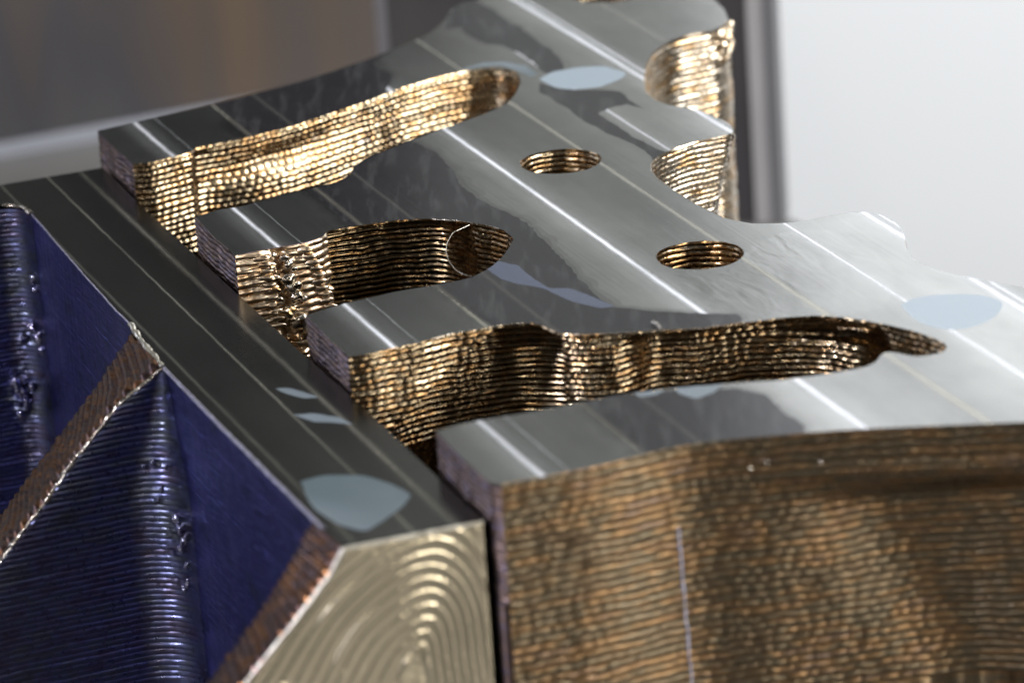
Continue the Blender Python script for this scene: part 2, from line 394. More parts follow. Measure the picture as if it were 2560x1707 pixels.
def flat_parts(outline, holes, regions, z, specs, parent):
    """one flat machined face cut along the region outlines; every region becomes a mesh of its own
    regions: list of (key, polygon) later ones win; specs: key -> (name, material, label)"""
    V = []; E = []; 
    def ring(poly):
        k = len(V); m_ = len(poly)
        V.extend(Vector((float(x), float(y))) for x, y in poly)
        E.extend((k + i, k + (i + 1) % m_) for i in range(m_))
    ring(outline)
    for h in holes: ring(h)
    for _, r in regions: ring(r)
    v, e, f, _, _, _ = delaunay_2d_cdt(V, E, [], 0, 1e-5)
    vv = np.array([(a.x, a.y) for a in v]); ff = np.array([tuple(q) for q in f if len(q) == 3])
    c = vv[ff].mean(1)
    keep = inside(outline, c[:, 0], c[:, 1])
    for h in holes: keep &= ~inside(h, c[:, 0], c[:, 1])
    lab = np.zeros(len(ff), int)
    for i, (key, r) in enumerate(regions): lab[inside(r, c[:, 0], c[:, 1])] = i + 1
    res = {}
    for i in range(len(regions) + 1):
        key = regions[i - 1][0] if i else 'base'
        sel = ff[keep & (lab == i)]
        if not len(sel): continue
        res.setdefault(key + ('#%d' % i if key != 'base' else ''), []).append(sel)
    for key, sels in res.items():
        sel = np.concatenate(sels); k0 = key.split('#')[0]
        a = vv[sel]; cr = (a[:, 1, 0] - a[:, 0, 0]) * (a[:, 2, 1] - a[:, 0, 1]) - (a[:, 1, 1] - a[:, 0, 1]) * (a[:, 2, 0] - a[:, 0, 0])
        sel = np.where(cr[:, None] < 0, sel[:, ::-1], sel)
        used, inv = np.unique(sel, return_inverse=True)
        name, mat, label = specs[k0]
        P = np.c_[vv[used], np.full(len(used), z)]
        mesh_obj(name, P, inv.reshape(-1, 3), mat, parent, smooth=False, label=label)

# ================================================================== SETTING
bq = [(-900, -700), (500, -700), (500, -420), (160, 27), (75, 163), (43, 214), (43, 330), (43, 900), (-900, 900)]
nb = len(bq)
bench = mesh_obj('bench_top', [(x, y, z) for z in (-60, -80) for x, y in bq],
                 [tuple(range(nb)), tuple(range(nb, 2 * nb))[::-1]] + [(k, k + nb, (k + 1) % nb + nb, (k + 1) % nb) for k in range(nb)], M['bench'], smooth=False)
bench['kind'] = 'structure'

def box_pts(a, b, thick, z0, z1):
    """upright slab: front face from a to b on the plan, depth away from the viewer"""
    a = np.array(a, float); b = np.array(b, float); d = (b - a) / np.linalg.norm(b - a); n = np.array([-d[1], d[0]]) * thick
    q = [a, b, b + n, a + n]
    V = [(x, y, z0) for x, y in q] + [(x, y, z1) for x, y in q]
    return V, [(0, 3, 2, 1), (4, 5, 6, 7), (0, 1, 5, 4), (1, 2, 6, 5), (2, 3, 7, 6), (3, 0, 4, 7)]
HB = 60
pn = thing('grey_panel', 'blurred brushed grey metal panel standing behind the slotted block, at left', 'metal panel', (-60, 285, -HB))
V, F_ = box_pts((-330.0, 177.6), (-2.0, 309.9), 12, -HB + 0.2, 15); mesh_obj('panel_sheet', V, F_, M['panel'], pn, smooth=False)
V, F_ = box_pts((-330.0, 173.6), (-6.0, 304.3), 3, -HB + 0.1, -HB + 1.8); mesh_obj('base_strip', V, F_, M['low_strip'], pn, smooth=False)  # low pale strip along the panel foot
cb = thing('cabinet', 'blurred grey cabinet side with a dark right edge, behind the far end of the block', 'cabinet', (15, 218, -HB))
V, F_ = box_pts((-16, 226), (38.0, 213), 12, -HB + 0.2, 15); mesh_obj('cabinet_side', V, F_, M['panel'], cb, smooth=False)
V, F_ = box_pts((-17.2, 225.8), (-15.6, 225.4), 4, -HB + 0.1, 16); mesh_obj('corner_strip', V, F_, M['corner'], cb, smooth=False)
V, F_ = box_pts((38.05, 212.6), (40.4, 212.0), 5, -HB + 0.1, 15.5); mesh_obj('edge_strip', V, F_, M['pale_strip'], cb, smooth=False)
V, F_ = box_pts((40.45, 211.8), (42.2, 211.4), 5, -HB + 0.1, 16); mesh_obj('edge_seal', V, F_, M['dark_edge'], cb, smooth=False)
wl = mesh_obj('white_wall', *box_pts((66, 720), (900, 720), 20, -700, 520), M['board'], smooth=False)
wl['kind'] = 'structure'

# ================================================================== THE SLOTTED BLOCK
blk = thing('printed_block', 'gold brown printed metal block with mirror bright slotted top and two round holes', 'metal block', (0, 0, -HB))
c_front = [(-1.93,-38.22),(3.12,-36.58),(6.50,-35.81),(10.18,-33.99),(13.51,-31.97),(15.42,-31.00),(19.46,-31.00),(23.53,-30.66),(27.58,-30.55),(31.62,-30.55),(39.63,-31.22),(46.65,-31.81),(53.34,-32.33)]
c_right = [(53.34,-32.33),(60.17,-30.03),(64.90,-21.56),(64.34,-10.34),(59.67,-2.28),(55.19,2.51),(51.74,5.40),(47.73,8.71),(44.76,11.56),(42.84,14.20),(41.76,16.54),(41.48,20.15),(41.78,23.69),(41.74,26.63),(41.16,29.72),(40.21,31.73),(39.18,33.02),(37.59,33.38),(35.71,33.20),(33.29,32.24),(30.88,31.14),(28.56,31.22),(26.29,31.87)]
c_notch2 = [(26.29,31.87),(24.76,33.12),(23.25,34.81),(22.02,37.37),(20.57,40.46),(18.93,44.72),(17.10,50.38),(16.72,53.05),(16.92,55.93),(18.05,58.63),(19.89,60.69),(22.47,62.60),(25.03,63.85),(26.35,64.38),(26.80,65.80)]
c_notch1 = [(26.80,65.80),(26.80,67.87),(25.73,70.38),(24.42,73.32),(22.80,75.49),(19.65,78.04),(18.29,81.07),(17.67,83.95),(17.76,88.53),(18.41,94.94),(19.61,100.41),(21.72,104.76),(23.98,106.75),(27.57,108.21),(29.20,110.81),(29.61,112.73)]
c_far = [(29.61,112.73),(29.46,117.50),(28.48,122.36),(28.09,128.87),(26.85,140.19),(19.45,151.36),(7.82,149.99),(0.94,138.40),(-1.18,129.87),(-3.14,129.76),(-4.56,127.38),(-5.27,123.37),(-6.29,119.09),(-7.96,115.05),(-14.97,106.32),(-22.84,98.70),(-34.64,90.47),(-46.93,83.57)]
c_end1 = [(-46.93,83.57),(-44.54,76.02),(-41.94,69.11)]
c_slot1a = [(-41.94,69.11),(-39.94,69.14),(-37.28,70.88),(-35.42,71.97),(-35.19,73.45),(-32.43,74.85),(-28.69,76.56),(-23.69,79.73),(-19.93,83.26),(-16.11,86.83),(-10.94,92.54),(-7.00,95.67),(-3.02,98.08),(0.42,98.36),(2.29,97.12),(3.13,94.64),(3.20,91.25),(2.51,86.80),(1.56,83.39),(0.07,81.06),(-2.02,78.54),(-5.87,75.07),(-10.93,69.72),(-14.65,65.53),(-16.02,63.52)]
c_slot1b = [(-16.02,63.52),(-16.59,61.33),(-16.86,59.10),(-17.76,57.36),(-19.45,55.97),(-24.26,53.55),(-28.99,50.21),(-31.38,49.66),(-33.79,47.56)]
c_end2 = [(-33.79,47.56),(-31.36,39.99),(-28.83,33.20)]
c_slot2a = [(-28.83,33.20),(-24.92,34.84),(-21.45,35.99),(-19.55,37.36),(-19.29,38.50),(-19.02,39.50),(-16.81,40.21),(-12.09,41.43),(-8.54,41.39),(-5.01,39.98),(-1.51,37.38),(0.08,35.22),(0.95,32.35),(0.52,29.94),(-0.29,26.78),(-1.54,23.61),(-3.13,21.12),(-4.78,19.94),(-7.51,18.99),(-12.02,17.47),(-16.50,15.27)]
c_slot2b = [(-16.50,15.27),(-18.72,13.97),(-20.78,12.25)]
c_end3 = [(-20.78,12.25),(-18.33,4.33),(-16.29,-1.11)]
c_slot3a = [(-16.29,-1.11),(-14.13,-0.66),(-11.97,0.43),(-9.36,1.43),(-5.86,3.68),(-3.66,4.27),(-1.46,4.99),(0.30,5.41),(2.05,5.17),(2.91,4.46),(3.82,2.96),(4.78,1.59),(6.27,0.76),(9.73,0.30),(12.76,0.18),(14.94,0.37),(18.38,-0.09),(22.78,0.68),(27.19,1.45),(30.66,1.38),(33.98,-0.24),(37.17,-2.86),(39.50,-5.15),(41.33,-7.82),(42.19,-9.89),(41.94,-11.22),(40.82,-12.11),(39.08,-12.62),(37.53,-11.31),(36.37,-10.32),(35.71,-10.93),(34.99,-13.01),(33.85,-14.26),(32.11,-14.88),(29.11,-15.61)]
c_slot3b = [(29.11,-15.61),(25.70,-16.25),(21.53,-16.13),(15.66,-16.39),(10.62,-16.94),(5.76,-18.59),(1.56,-20.11),(-3.64,-21.42),(-6.13,-22.33),(-7.71,-23.52)]
c_end4 = [(-7.71,-23.52),(-5.22,-31.36),(-2.91,-37.60),(-1.93,-38.22)]
segs = [('c_front', c_front, 4.5), ('c_right', c_right, 1.6), ('c_notch2', c_notch2, .9), ('c_notch1', c_notch1, 1.2), ('c_far', c_far, 1.2), ('c_end1', c_end1, .5),
        ('c_slot1a', c_slot1a, .8), ('c_slot1b', c_slot1b, .6), ('c_end2', c_end2, .5), ('c_slot2a', c_slot2a, .55), ('c_slot2b', c_slot2b, .6), ('c_end3', c_end3, .5),
        ('c_slot3a', c_slot3a, .8), ('c_slot3b', c_slot3b, .8), ('c_end4', c_end4, .5)]
for i, (k, p, sm) in enumerate(segs):
    ds = 0.2 if k in ('c_right', 'c_far') else 0.12
    SMP[k] = curve(p, ds, sm)
    PATH[k] = rough_edge(SMP[k], 0.035 if k[2:6] in ('slot', 'end1', 'end2', 'end3') else 0.02, i * 3)
outline = np.concatenate([PATH[k][:-1][::1] for k, _, _ in segs])

def circ(c, r, n=200, cw=True):
    a = np.linspace(0, 2 * PI, n + 1) * (-1 if cw else 1)
    return np.stack([c[0] + r * np.cos(a), c[1] + r * np.sin(a)], 1)
H = [((6.9, 58.7), 4.6), ((20.2, 22.6), 4.6), ([(15.18,129.55)][0], 4.7)]
holes = []
for i, (c, r) in enumerate(H):
    q = circ(c, r); s_ = np.arange(len(q)) * .14
    rr = 1 + 0.018 * sn(s_ / 1.1, s_ * 0, 40 + i); rr[-1] = rr[0]; rr[-8:] = np.linspace(rr[-8], rr[0], 8)
    holes.append((np.array(c) + (q - np.array(c)) * rr[:, None]))

# wet oil on the face (dark, glossy), pale and violet tinted patches
def blob(pts, sm=1.0, a=0.12, seed=0, ds=0.3):
    p = list(pts) + [pts[0]]
    q = curve(p, ds, sm); return rough_edge(q, a, seed)[:-1]
film1 = blob([(-19.70,100.76),(-14.99,109.27),(-13.37,109.25),(-14.41,103.27),(-12.00,97.87),(-13.78,87.17),(-17.27,76.43),(-9.17,69.31),(-6.95,65.05),(-5.29,58.03),(-4.30,51.34),(-1.38,44.69),(0.24,42.16),(2.25,37.74),(4.25,30.88),(8.63,13.58),(10.10,8.52),(13.53,6.59),(16.96,5.07),(22.97,3.27),(22.82,-1.66),(13.12,-17.08),(21.00,-17.71),(23.83,-19.83),(24.99,-24.76),(26.65,-29.12),(25.87,-35.70),(12.12,-35.25),(4.81,-16.01),(-1.06,3.33),(-7.51,18.16),(-14.40,33.99),(-21.88,55.73),(-25.06,64.64),(-30.65,81.41),(-33.06,90.08),(-34.48,98.78)], 0.6, 0.14, 61)
def grow(q, d):
    t = np.roll(q, -3, 0) - np.roll(q, 3, 0); t /= np.linalg.norm(t, axis=1)[:, None] + 1e-9
    a = 0.5 * np.sum(q[:, 0] * np.roll(q[:, 1], -1) - np.roll(q[:, 0], -1) * q[:, 1])
    w = d * (0.55 + 0.9 * vnoise(np.arange(len(q)) * .12, np.zeros(len(q)), 91))
    g = q + np.stack([t[:, 1], -t[:, 0]], 1) * (w * (1 if a > 0 else -1))[:, None]
    return g[::3]
film2 = blob([(-5.14,125.01),(-3.98,129.34),(-1.74,130.02),(0.40,125.21),(3.50,116.12),(4.76,112.14),(6.99,105.60),(8.66,98.18),(8.19,93.74),(6.35,93.83),(5.38,96.34),(4.95,99.89),(3.22,104.61),(1.16,108.29),(-0.98,109.23),(-3.07,114.18),(-3.57,117.97),(-4.94,117.51),(-5.55,116.45)], 0.5, 0.15, 65)
film3 = blob([(5.23,91.11),(7.96,87.10),(12.05,86.08),(14.57,84.72),(17.15,76.87),(15.33,79.10),(13.25,78.18),(11.63,76.09),(14.32,68.81),(17.43,61.61),(20.11,56.99),(18.03,54.85),(16.35,59.87),(14.64,64.98),(11.85,69.41),(10.00,73.33),(7.74,80.97),(5.34,86.28)], 0.4, 0.15, 67)
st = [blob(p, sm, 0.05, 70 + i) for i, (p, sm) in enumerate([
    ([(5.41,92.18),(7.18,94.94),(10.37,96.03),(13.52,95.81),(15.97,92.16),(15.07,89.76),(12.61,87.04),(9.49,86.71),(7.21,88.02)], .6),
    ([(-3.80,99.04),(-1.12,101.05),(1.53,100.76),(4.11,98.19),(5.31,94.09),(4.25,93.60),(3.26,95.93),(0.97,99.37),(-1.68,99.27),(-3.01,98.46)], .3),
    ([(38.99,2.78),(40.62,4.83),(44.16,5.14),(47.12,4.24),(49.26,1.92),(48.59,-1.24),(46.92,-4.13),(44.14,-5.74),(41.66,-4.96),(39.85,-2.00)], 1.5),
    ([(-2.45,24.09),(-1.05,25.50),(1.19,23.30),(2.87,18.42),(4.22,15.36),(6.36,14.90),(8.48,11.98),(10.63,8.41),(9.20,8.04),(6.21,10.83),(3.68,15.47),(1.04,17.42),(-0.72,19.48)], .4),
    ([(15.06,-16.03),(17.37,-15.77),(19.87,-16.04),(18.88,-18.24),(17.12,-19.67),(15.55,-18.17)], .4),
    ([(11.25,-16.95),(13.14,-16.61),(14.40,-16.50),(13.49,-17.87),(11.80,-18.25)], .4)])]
wet = blob([(17.76,18.27),(21.13,14.75),(26.40,24.93),(29.46,28.64),(33.98,27.63),(38.04,22.35),(39.80,13.47),(38.22,2.94),(34.09,0.91),(28.97,2.00),(22.84,1.58),(20.38,3.81),(18.93,8.39),(17.43,12.79)], 1.5, 0.3, 80)
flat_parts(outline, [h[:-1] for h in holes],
           [('wet', wet), ('thin', grow(film1, 1.1)), ('thin', grow(film2, .8)), ('thin2', grow(film1, 0.5)), ('film', film1), ('film', film2), ('film', film3)] + [('tint_spot_b', st[0]), ('stain', st[1]), ('tint_spot_b', st[2])] + [('tint_spot2', st[3]), ('stain', st[4]), ('stain', st[5])], 0.0,
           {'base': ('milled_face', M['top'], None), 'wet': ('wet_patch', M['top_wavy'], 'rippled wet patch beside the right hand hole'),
            'film': ('oil_film', M['film'], None), 'thin': ('oil_film_margin', M['thin'], 'thin pale margin of the oil film'), 'thin2': ('oil_film_margin', M['thin2'], 'thin pale margin of the oil film'), 'stain': ('tinted_patch', M['stain'], None), 'tint_spot_b': ('tinted_patch', M['tint_spot_b'], 'pale blue grey oval patch'), 'tint_spot2': ('tinted_patch', M['tint_spot2'], 'violet tinted streak')}, blk)

def slen(p): return np.r_[0, np.cumsum(np.hypot(*np.diff(p, axis=0).T))]
W = dict(parent=blk)
def sst(a, b, x):
    t_ = np.clip((x - a) / (b - a), 0, 1); return t_ * t_ * (3 - 2 * t_)
S_SEAM = 17.0
def ex_front(S, D, p):
    h = -3.6 * sst(22, 46, S) * sst(3.6 + 0.9 * sst(20, 40, S), 8.5, D)
    h += 0.35 * sst(20, 40, S) * np.exp(-((D - 3.9) / 0.7) ** 2)
    h -= 0.8 * sst(24, 34, S) * np.exp(-((S - 36 - (D - 8) * 0.5) / 5) ** 2) * sst(5, 12, D)
    h += 0.0
    return h
wall('front_wall', PATH['c_front'], 0, 27, HB, M['brown'], extra=ex_front, pitch=0.80, amp=0.25, lump=0.07, lump_len=1.6, nz=.55, seed=2, dz=0.085, wob=0.35, **W)
wall('side_wall', PATH['c_right'], 0, 10, HB, M['gold'], seed=3, dz=0.15, **W)
tip2 = np.array(c_notch2[-1])
def taper2(p, d):
    w = np.exp(-np.sum((p - tip2) ** 2, 1) / 2 / 3.0 ** 2)[None, :]
    k = np.minimum(d, 14) * 0.26
    return -w * k, -w * k * 0.2
wall('notch_wall', PATH['c_notch2'], 0, 14, HB, M['gold_pale'], seed=4, amp=0.18, lump=0.05, lump_len=0.9, pitch=0.62, shift=taper2, **W)
def ex_n1(S, D, p):
    t_ = S[0, -1]
    g = np.exp(-((S - t_ + 3.2 + D * .25) / 1.5) ** 2) * np.exp(-((D - 1.5) / 2.0) ** 2)
    return g * (0.9 * sn(S / 0.6, D / 0.6, 5) - 0.3) * np.clip(D / .5, 0, 1)
wall('notch_wall', PATH['c_notch1'], 0, 27, HB, M['gold_pale'], seed=5, pitch=0.80, amp=0.22, lump=0.05, lump_len=1.1, shift=taper2, extra=ex_n1, **W)
wall('far_wall', PATH['c_far'], 0, 27, HB, M['gold_pale'], seed=6, pitch=0.72, dz=0.12, amp=.12, **W)
for k, sd in (('c_end1', 7), ('c_end2', 8), ('c_end3', 9), ('c_end4', 10)):
    wall('finger_end', PATH[k], 0, 12, HB, M['violet'], pitch=0.6, amp=0.16, lump=0.06, lump_len=1.5, seed=sd, wob=0.6, **W)
def bump_w(S, D): return 0.12 * sn(S / 3.0, D / 3.0, 33)
def s_of(key, pt):
    p = PATH[key]; return slen(p)[int(np.argmin(np.hypot(p[:, 0] - pt[0], p[:, 1] - pt[1])))]
a1, a2, a3 = [s_of('c_slot1a', q) for q in [(-35.19,73.45),(-25.44,78.40),(-16.11,86.83)]]
def ex_s1(S, D, p):
    h = -0.40 * sst(a1 - .9, a1 + .7, S) * sst(.2, .6, D) * np.exp(-(np.clip(S - a1, 0, 99) / 6) ** 2)
    h -= 1.3 * np.exp(-((S - a2) / 8.5) ** 2) * np.exp(-((D - 3.3 + (S - a2) * .05) / 1.5) ** 2)
    h += 0.28 * sst(a1, a2, S) * (1 - sst(a3, a3 + 8, S)) * sst(4, 6.5, D)
    h -= 0.18 * np.exp(-((S - a1) / .25) ** 2) * 0
    return h * np.clip(D / .4, 0, 1)
b1, b2, b3, b4, b5, b6 = [s_of('c_slot3a', q) for q in [(-3.66,4.27),(0.30,5.41),(4.78,1.59),(12.76,0.18),(22.78,0.68),(33.98,-0.24)]]
def ex_s3(S, D, p):
    h = -6.0 * sst(b1 + 2.5 - 1.5 * D, b1 + 4.5 - 1.5 * D, S) * (1 - sst(b3 - 1.2, b3 + .4, S)) * sst(.2, 2.2, D)
    h += 0.5 * np.exp(-((S - (b3 + b4) / 2) / 3.5) ** 2) * sst(.3, 2, D)
    h -= 3.0 * sst(b4 - 3.0, b4 + 2.5, S) * (1 - sst(b6, b6 + 5, S)) * sst(.3, 1.6, D)
    h += 2.2 * sst(b5, b6 + 2, S) * (1 - sst(b6 + 7, b6 + 12, S)) * sst(2.2, 3.6, D)
    return h * np.clip(D / .4, 0, 1)
wall('slot_wall', PATH['c_slot1a'], 0, 12, HB, M['gold'], pitch=0.70, amp=0.18, lump=0.11, lump_len=0.95, seed=12, extra=ex_s1, label='long curved slot wall with bright weld beads', **W)
wall('slot_wall', PATH['c_slot1b'], 0, 8, HB, M['gold'], pitch=0.60, seed=13, **W)
# slot 2: melted crack with lumps near the mouth
c_st = s_of('c_slot2a', [(-19.20,38.78)][0])
def ex_s2(S, D, p):
    c0 = 4.6 + 0.9 * np.sin(D * 0.55) * 0.4 + 0.25 * D * 0.35
    x = S - c0
    crack = -1.1 * np.exp(-(x / 0.55) ** 2) * (0.75 + 0.5 * sn(S * 0, D / 0.7, 21))
    li = np.floor(D / 0.95 + 0.2 * sn(S / 2, D * 0, 22)); fr = D / 0.95 - np.floor(D / 0.95)
    rec = -1.9 * sst(.15, 1.0, D) * sst(c_st - .1, c_st + .5, S) * (1 - sst(24, 30, S))
    fat = 0.34 * np.sqrt(np.clip(1 - (2 * fr - 1) ** 2, 0, 1)) * np.exp(-((x + 2.0) / 1.7) ** 2)
    lum = 0.55 * np.clip(sn(S / 0.55, D / 0.55, 23), 0, 1) * np.exp(-((np.abs(x) - 0.8) / 0.6) ** 2)
    lip = 0.30 * np.exp(-((S - c_st + .3) / 0.45) ** 2) * (1 + sn(S * 0, D / 0.6, 24))
    return (crack + fat + lum + lip + rec) * np.clip(D / 0.5, 0, 1)
k2 = int(np.searchsorted(slen(PATH['c_slot2a']), c_st + .35)); s02 = slen(PATH['c_slot2a'])[k2 - 2]
PATH['mouth'] = PATH['c_slot2a'][:k2 + 1]; SMP['mouth'] = SMP['c_slot2a'][:k2 + 1]
PATH['inner'] = PATH['c_slot2a'][k2 - 2:]; SMP['inner'] = SMP['c_slot2a'][k2 - 2:]
wall('slot_wall', PATH['mouth'], 0, 13, HB, M['copper'], pitch=0.86, amp=0.26, lump=0.05, lump_len=1.5, seed=14, wob=0.4, extra=ex_s2, dz=0.06,
     label='pale copper wall at the mouth of the middle slot, with a melted crack', **W)
wall('slot_wall', PATH['inner'], 0, 13, HB, M['gold_shaded'], pitch=0.60, amp=0.19, lump=0.03, lump_len=1.6, seed=14, wob=0.4, extra=lambda S, D, p: ex_s2(S + s02, D, p), dz=0.06,
     label='inner bronze wall of the middle slot, shade put into its colour', **W)
wall('slot_wall', PATH['c_slot2b'], 0, 8, HB, M['gold'], seed=15, **W)
wall('slot_wall', PATH['c_slot3a'], 0, 13, HB, M['gold'], pitch=0.62, amp=0.17, lump=0.09, lump_len=1.1, seed=16, extra=ex_s3, wob=0.3, label='s-curved slot wall of gold weld beads, mostly in shade', **W)
wall('slot_wall', PATH['c_slot3b'], 0, 8, HB, M['gold'], seed=17, **W)
for i, h in enumerate(holes):
    wall('hole_wall', h, 0, 9, HB, M['gold'], pitch=0.62, amp=0.16, lump=0.05, lump_len=1.3, seed=20 + i, wob=0.4, smooth_n=2, **W)
# hidden ends closed: underside
mesh_obj('underside', [(x, y, -HB + 0.3) for x, y in outline[::12]], [tuple(range(len(outline[::12])))[::-1]], M['brown'], blk, smooth=False)

SEAM = None
def ico_lump(name, c, r, mat, parent, seed, sq=(1, 1, 1), amp=0.35, sub=3):
    bm = bmesh.new(); bmesh.ops.create_icosphere(bm, subdivisions=sub, radius=1.0)
    P = np.array([v.co[:] for v in bm.verts]); F_ = np.array([[v.index for v in f.verts] for f in bm.faces]); bm.free()
    d = 1 + amp * sn(P[:, 0] * 1.6 + seed, P[:, 1] * 1.6 + P[:, 2] * 1.3, seed) + amp * .4 * sn(P[:, 0] * 4, P[:, 2] * 4 + P[:, 1], seed + 1)
    P = P * d[:, None] * np.array(sq) * r + np.array(c)
    return mesh_obj(name, P, F_, mat, parent)
def at(px, k): return np.array(PATH[px][k])
def wall_pt(key, s, depth, out=0.0):
    p = PATH[key]; ss = slen(p); i = min(len(p) - 2, int(np.searchsorted(ss, s)))
    t = p[min(i + 3, len(p) - 1)] - p[max(i - 3, 0)]; t /= np.linalg.norm(t)
    return (p[i, 0] + t[1] * out, p[i, 1] - t[0] * out, -depth)
for i in range(11):
    for s_, w_ in ((2.6 + 0.1 * i + .3 * random.random(), 1.7), (7.7 + .25 * i + .4 * random.random(), 1.5)):
        ico_lump('weld_bead', wall_pt('c_slot2a', s_, 0.75 + 0.78 * i + .1 * random.random(), 0.10), 0.46, M['copper'], blk, 150 + i, (w_ * 1.5, 0.95, 0.86), amp=.16)
for i, (s, d, r, mt) in enumerate([(4.1, .7, .28, 'silver'), (5.3, 1.3, .38, 'silver'), (5.7, 2.0, .42, 'silver'), (6.3, 2.6, .34, 'silver'), (5.3, 3.6, .62, 'silver'),
                               (5.9, 4.6, .66, 'silver'), (6.3, 5.7, .50, 'silver'), (7.0, 6.2, .35, 'silver'), (3.7, 1.9, .5, 'gold_pale'), (3.8, 3.3, .52, 'gold_pale'),
                               (4.0, 4.5, .5, 'gold_pale'), (4.3, 6.0, .48, 'gold_pale'), (5.1, 7.4, .7, 'gold_pale'), (6.6, 8.6, .8, 'silver'), (7.3, 9.8, .55, 'silver'), (5.6, 8.3, .4, 'gold_pale')]):
    ico_lump('weld_spatter', wall_pt('c_slot2a', s, d, 0.2), r * 1.15, M[mt], blk, 50 + i, (1.25, 0.8, 0.9))
tube_pts = [wall_pt('c_front', S_SEAM + 0.03 * d_, d_, 0.12) for d_ in np.arange(8.0, 26, 0.4)]
for i, (s_, d_) in enumerate([(24.5, 3.0), (26.0, 2.6), (31.0, 3.0)]):
    ico_lump('weld_spatter', wall_pt('c_front', s_, d_, 0.1), 0.2, M['silver'], blk, 120 + i)
for i in range(9):
    s0 = slen(PATH['c_notch1'])[-1]
    ico_lump('weld_spatter', wall_pt('c_notch1', s0 - 0.8 - 0.75 * (i % 5), 0.6 + 0.55 * i * 0.8, 0.25), 0.45 + 0.2 * random.random(), M['gold_pale'], blk, 80 + i, (1.2, .8, 1))

def tube(name, pts, r, mat, parent, label=None, seg=8, rvar=0.3, seed=0, smooth=1.0, ds=0.12):
    p = np.asarray(pts, float)
    d = np.r_[0, np.cumsum(np.linalg.norm(np.diff(p, axis=0), axis=1))]
    n = max(8, int(d[-1] / ds)); s = np.linspace(0, d[-1], n)
    q = np.stack([np.interp(s, d, p[:, i]) for i in range(3)], 1)
    for _ in range(int((smooth / ds) ** 2)): q[1:-1] = q[1:-1] * .5 + (q[:-2] + q[2:]) * .25
    t = np.gradient(q, axis=0); t /= np.linalg.norm(t, axis=1)[:, None]
    a = np.cross(t, [0.13, 0.2, 0.97]); a /= np.linalg.norm(a, axis=1)[:, None]; b_ = np.cross(t, a)
    an = np.linspace(0, 2 * PI, seg, endpoint=False)
    S, A = np.meshgrid(s, an, indexing='ij')
    R_ = r * (1 + rvar * sn(S / (r * 5), A, seed) + rvar * .6 * sn(S / (r * 2), A * 1.3, seed + 1))
    P = q[:, None, :] + a[:, None, :] * (np.cos(A) * R_)[..., None] + b_[:, None, :] * (np.sin(A) * R_)[..., None]
    i = np.arange(n - 1)[:, None] * seg + np.arange(seg)[None, :]; j = np.arange(n - 1)[:, None] * seg + (np.arange(seg)[None, :] + 1) % seg
    F_ = np.stack([i, j, j + seg, i + seg], -1).reshape(-1, 4)
    return mesh_obj(name, P.reshape(-1, 3), F_, mat, parent, label=label)
tube('seam_bead', tube_pts, 0.09, M['seam'], blk, 'pale vertical seam of tiny beads down the front wall', rvar=0.9, seed=12, smooth=.1, ds=.08)
# curled hair-thin burr hanging in the end of the middle slot
c2 = [(-3.71,38.17),(-5.52,36.47),(-6.21,32.17),(-6.33,29.27),(-6.08,26.32),(-5.43,23.32),(-4.54,21.43),(-3.64,20.67)]
tube('burr', [(c2[0][0], c2[0][1], -0.05), (c2[1][0], c2[1][1] - .3, -.1)] + [(x, y, 0.05) for x, y in c2[2:]], 0.055, M['silver'], blk, 'hair-thin curled burr across the middle slot end', rvar=0.35, smooth=0.6, ds=.06)
def edge_burr(key, s0, s1, r, seed, mat='silver'):
    p = PATH[key]; ss = slen(p); sel = (ss >= s0) & (ss <= s1); q = p[sel]
    tube('edge_burr', [(x, y, -0.03) for x, y in q], r, M[mat], blk, rvar=0.7, seed=seed, smooth=0.2)
L3 = slen(PATH['c_slot3a'])
edge_burr('c_notch2', 4.0, 26.0, 0.06, 1); 
edge_burr('c_slot2a', 0.3, 10.3, 0.05, 2, 'violet'); edge_burr('c_slot2a', 24.0, 33.0, 0.06, 3)
edge_burr('c_slot3a', 9.0, 19.0, 0.06, 4); edge_burr('c_slot3a', 25.0, 43.0, 0.07, 5, 'gold_pale')
edge_burr('c_end2', 0.2, 13.0, 0.06, 6, 'violet'); edge_burr('c_end3', 0.2, 13.0, 0.07, 7, 'violet')
bl = [(14.17,2.10),(14.56,1.36),(14.90,0.38)]
tube('edge_burr', [(bl[0][0], bl[0][1], .3), (bl[1][0], bl[1][1], .28), (bl[2][0], bl[2][1], 0.0)], 0.17, M['silver'], blk, 'bright chip standing on the rim of the front slot', smooth=.1)

# ================================================================== THE BRACKET WITH GUSSETS
BX = (-30, 10, -HB)
brk = thing('printed_bracket', 'narrow milled bar on blue violet printed wall with stepped gussets, left of the slotted block', 'metal bracket', BX)
ZB = -3.6
b_right = [(-3.76,-37.76),(-15.23,-5.40),(-21.64,11.37),(-33.89,44.90),(-41.31,65.30),(-45.80,78.31),(-46.55,80.36)]
b_far = [(-46.55,80.36),(-58.23,76.29),(-72.80,70.52)]
b_g0top = [(-71.82,62.26),(-60.40,67.05),(-57.52,68.35),(-56.27,68.39),(-55.19,67.49),(-54.33,66.16),(-53.59,64.54)]
b_left1 = [(-53.59,64.54),(-46.72,43.67),(-41.99,29.64),(-39.77,23.61)]
b_left2 = [(-39.77,23.61),(-37.76,16.42),(-35.60,9.80)]
b_left3 = [(-35.60,9.80),(-29.33,-7.46),(-24.65,-20.09),(-20.23,-32.02),(-18.32,-37.18)]
b_left4 = [(-18.32,-37.18),(-17.28,-39.99),(-16.46,-41.90)]
b_end = [(-16.46,-41.90),(-3.76,-37.76)]
bp_ = {}
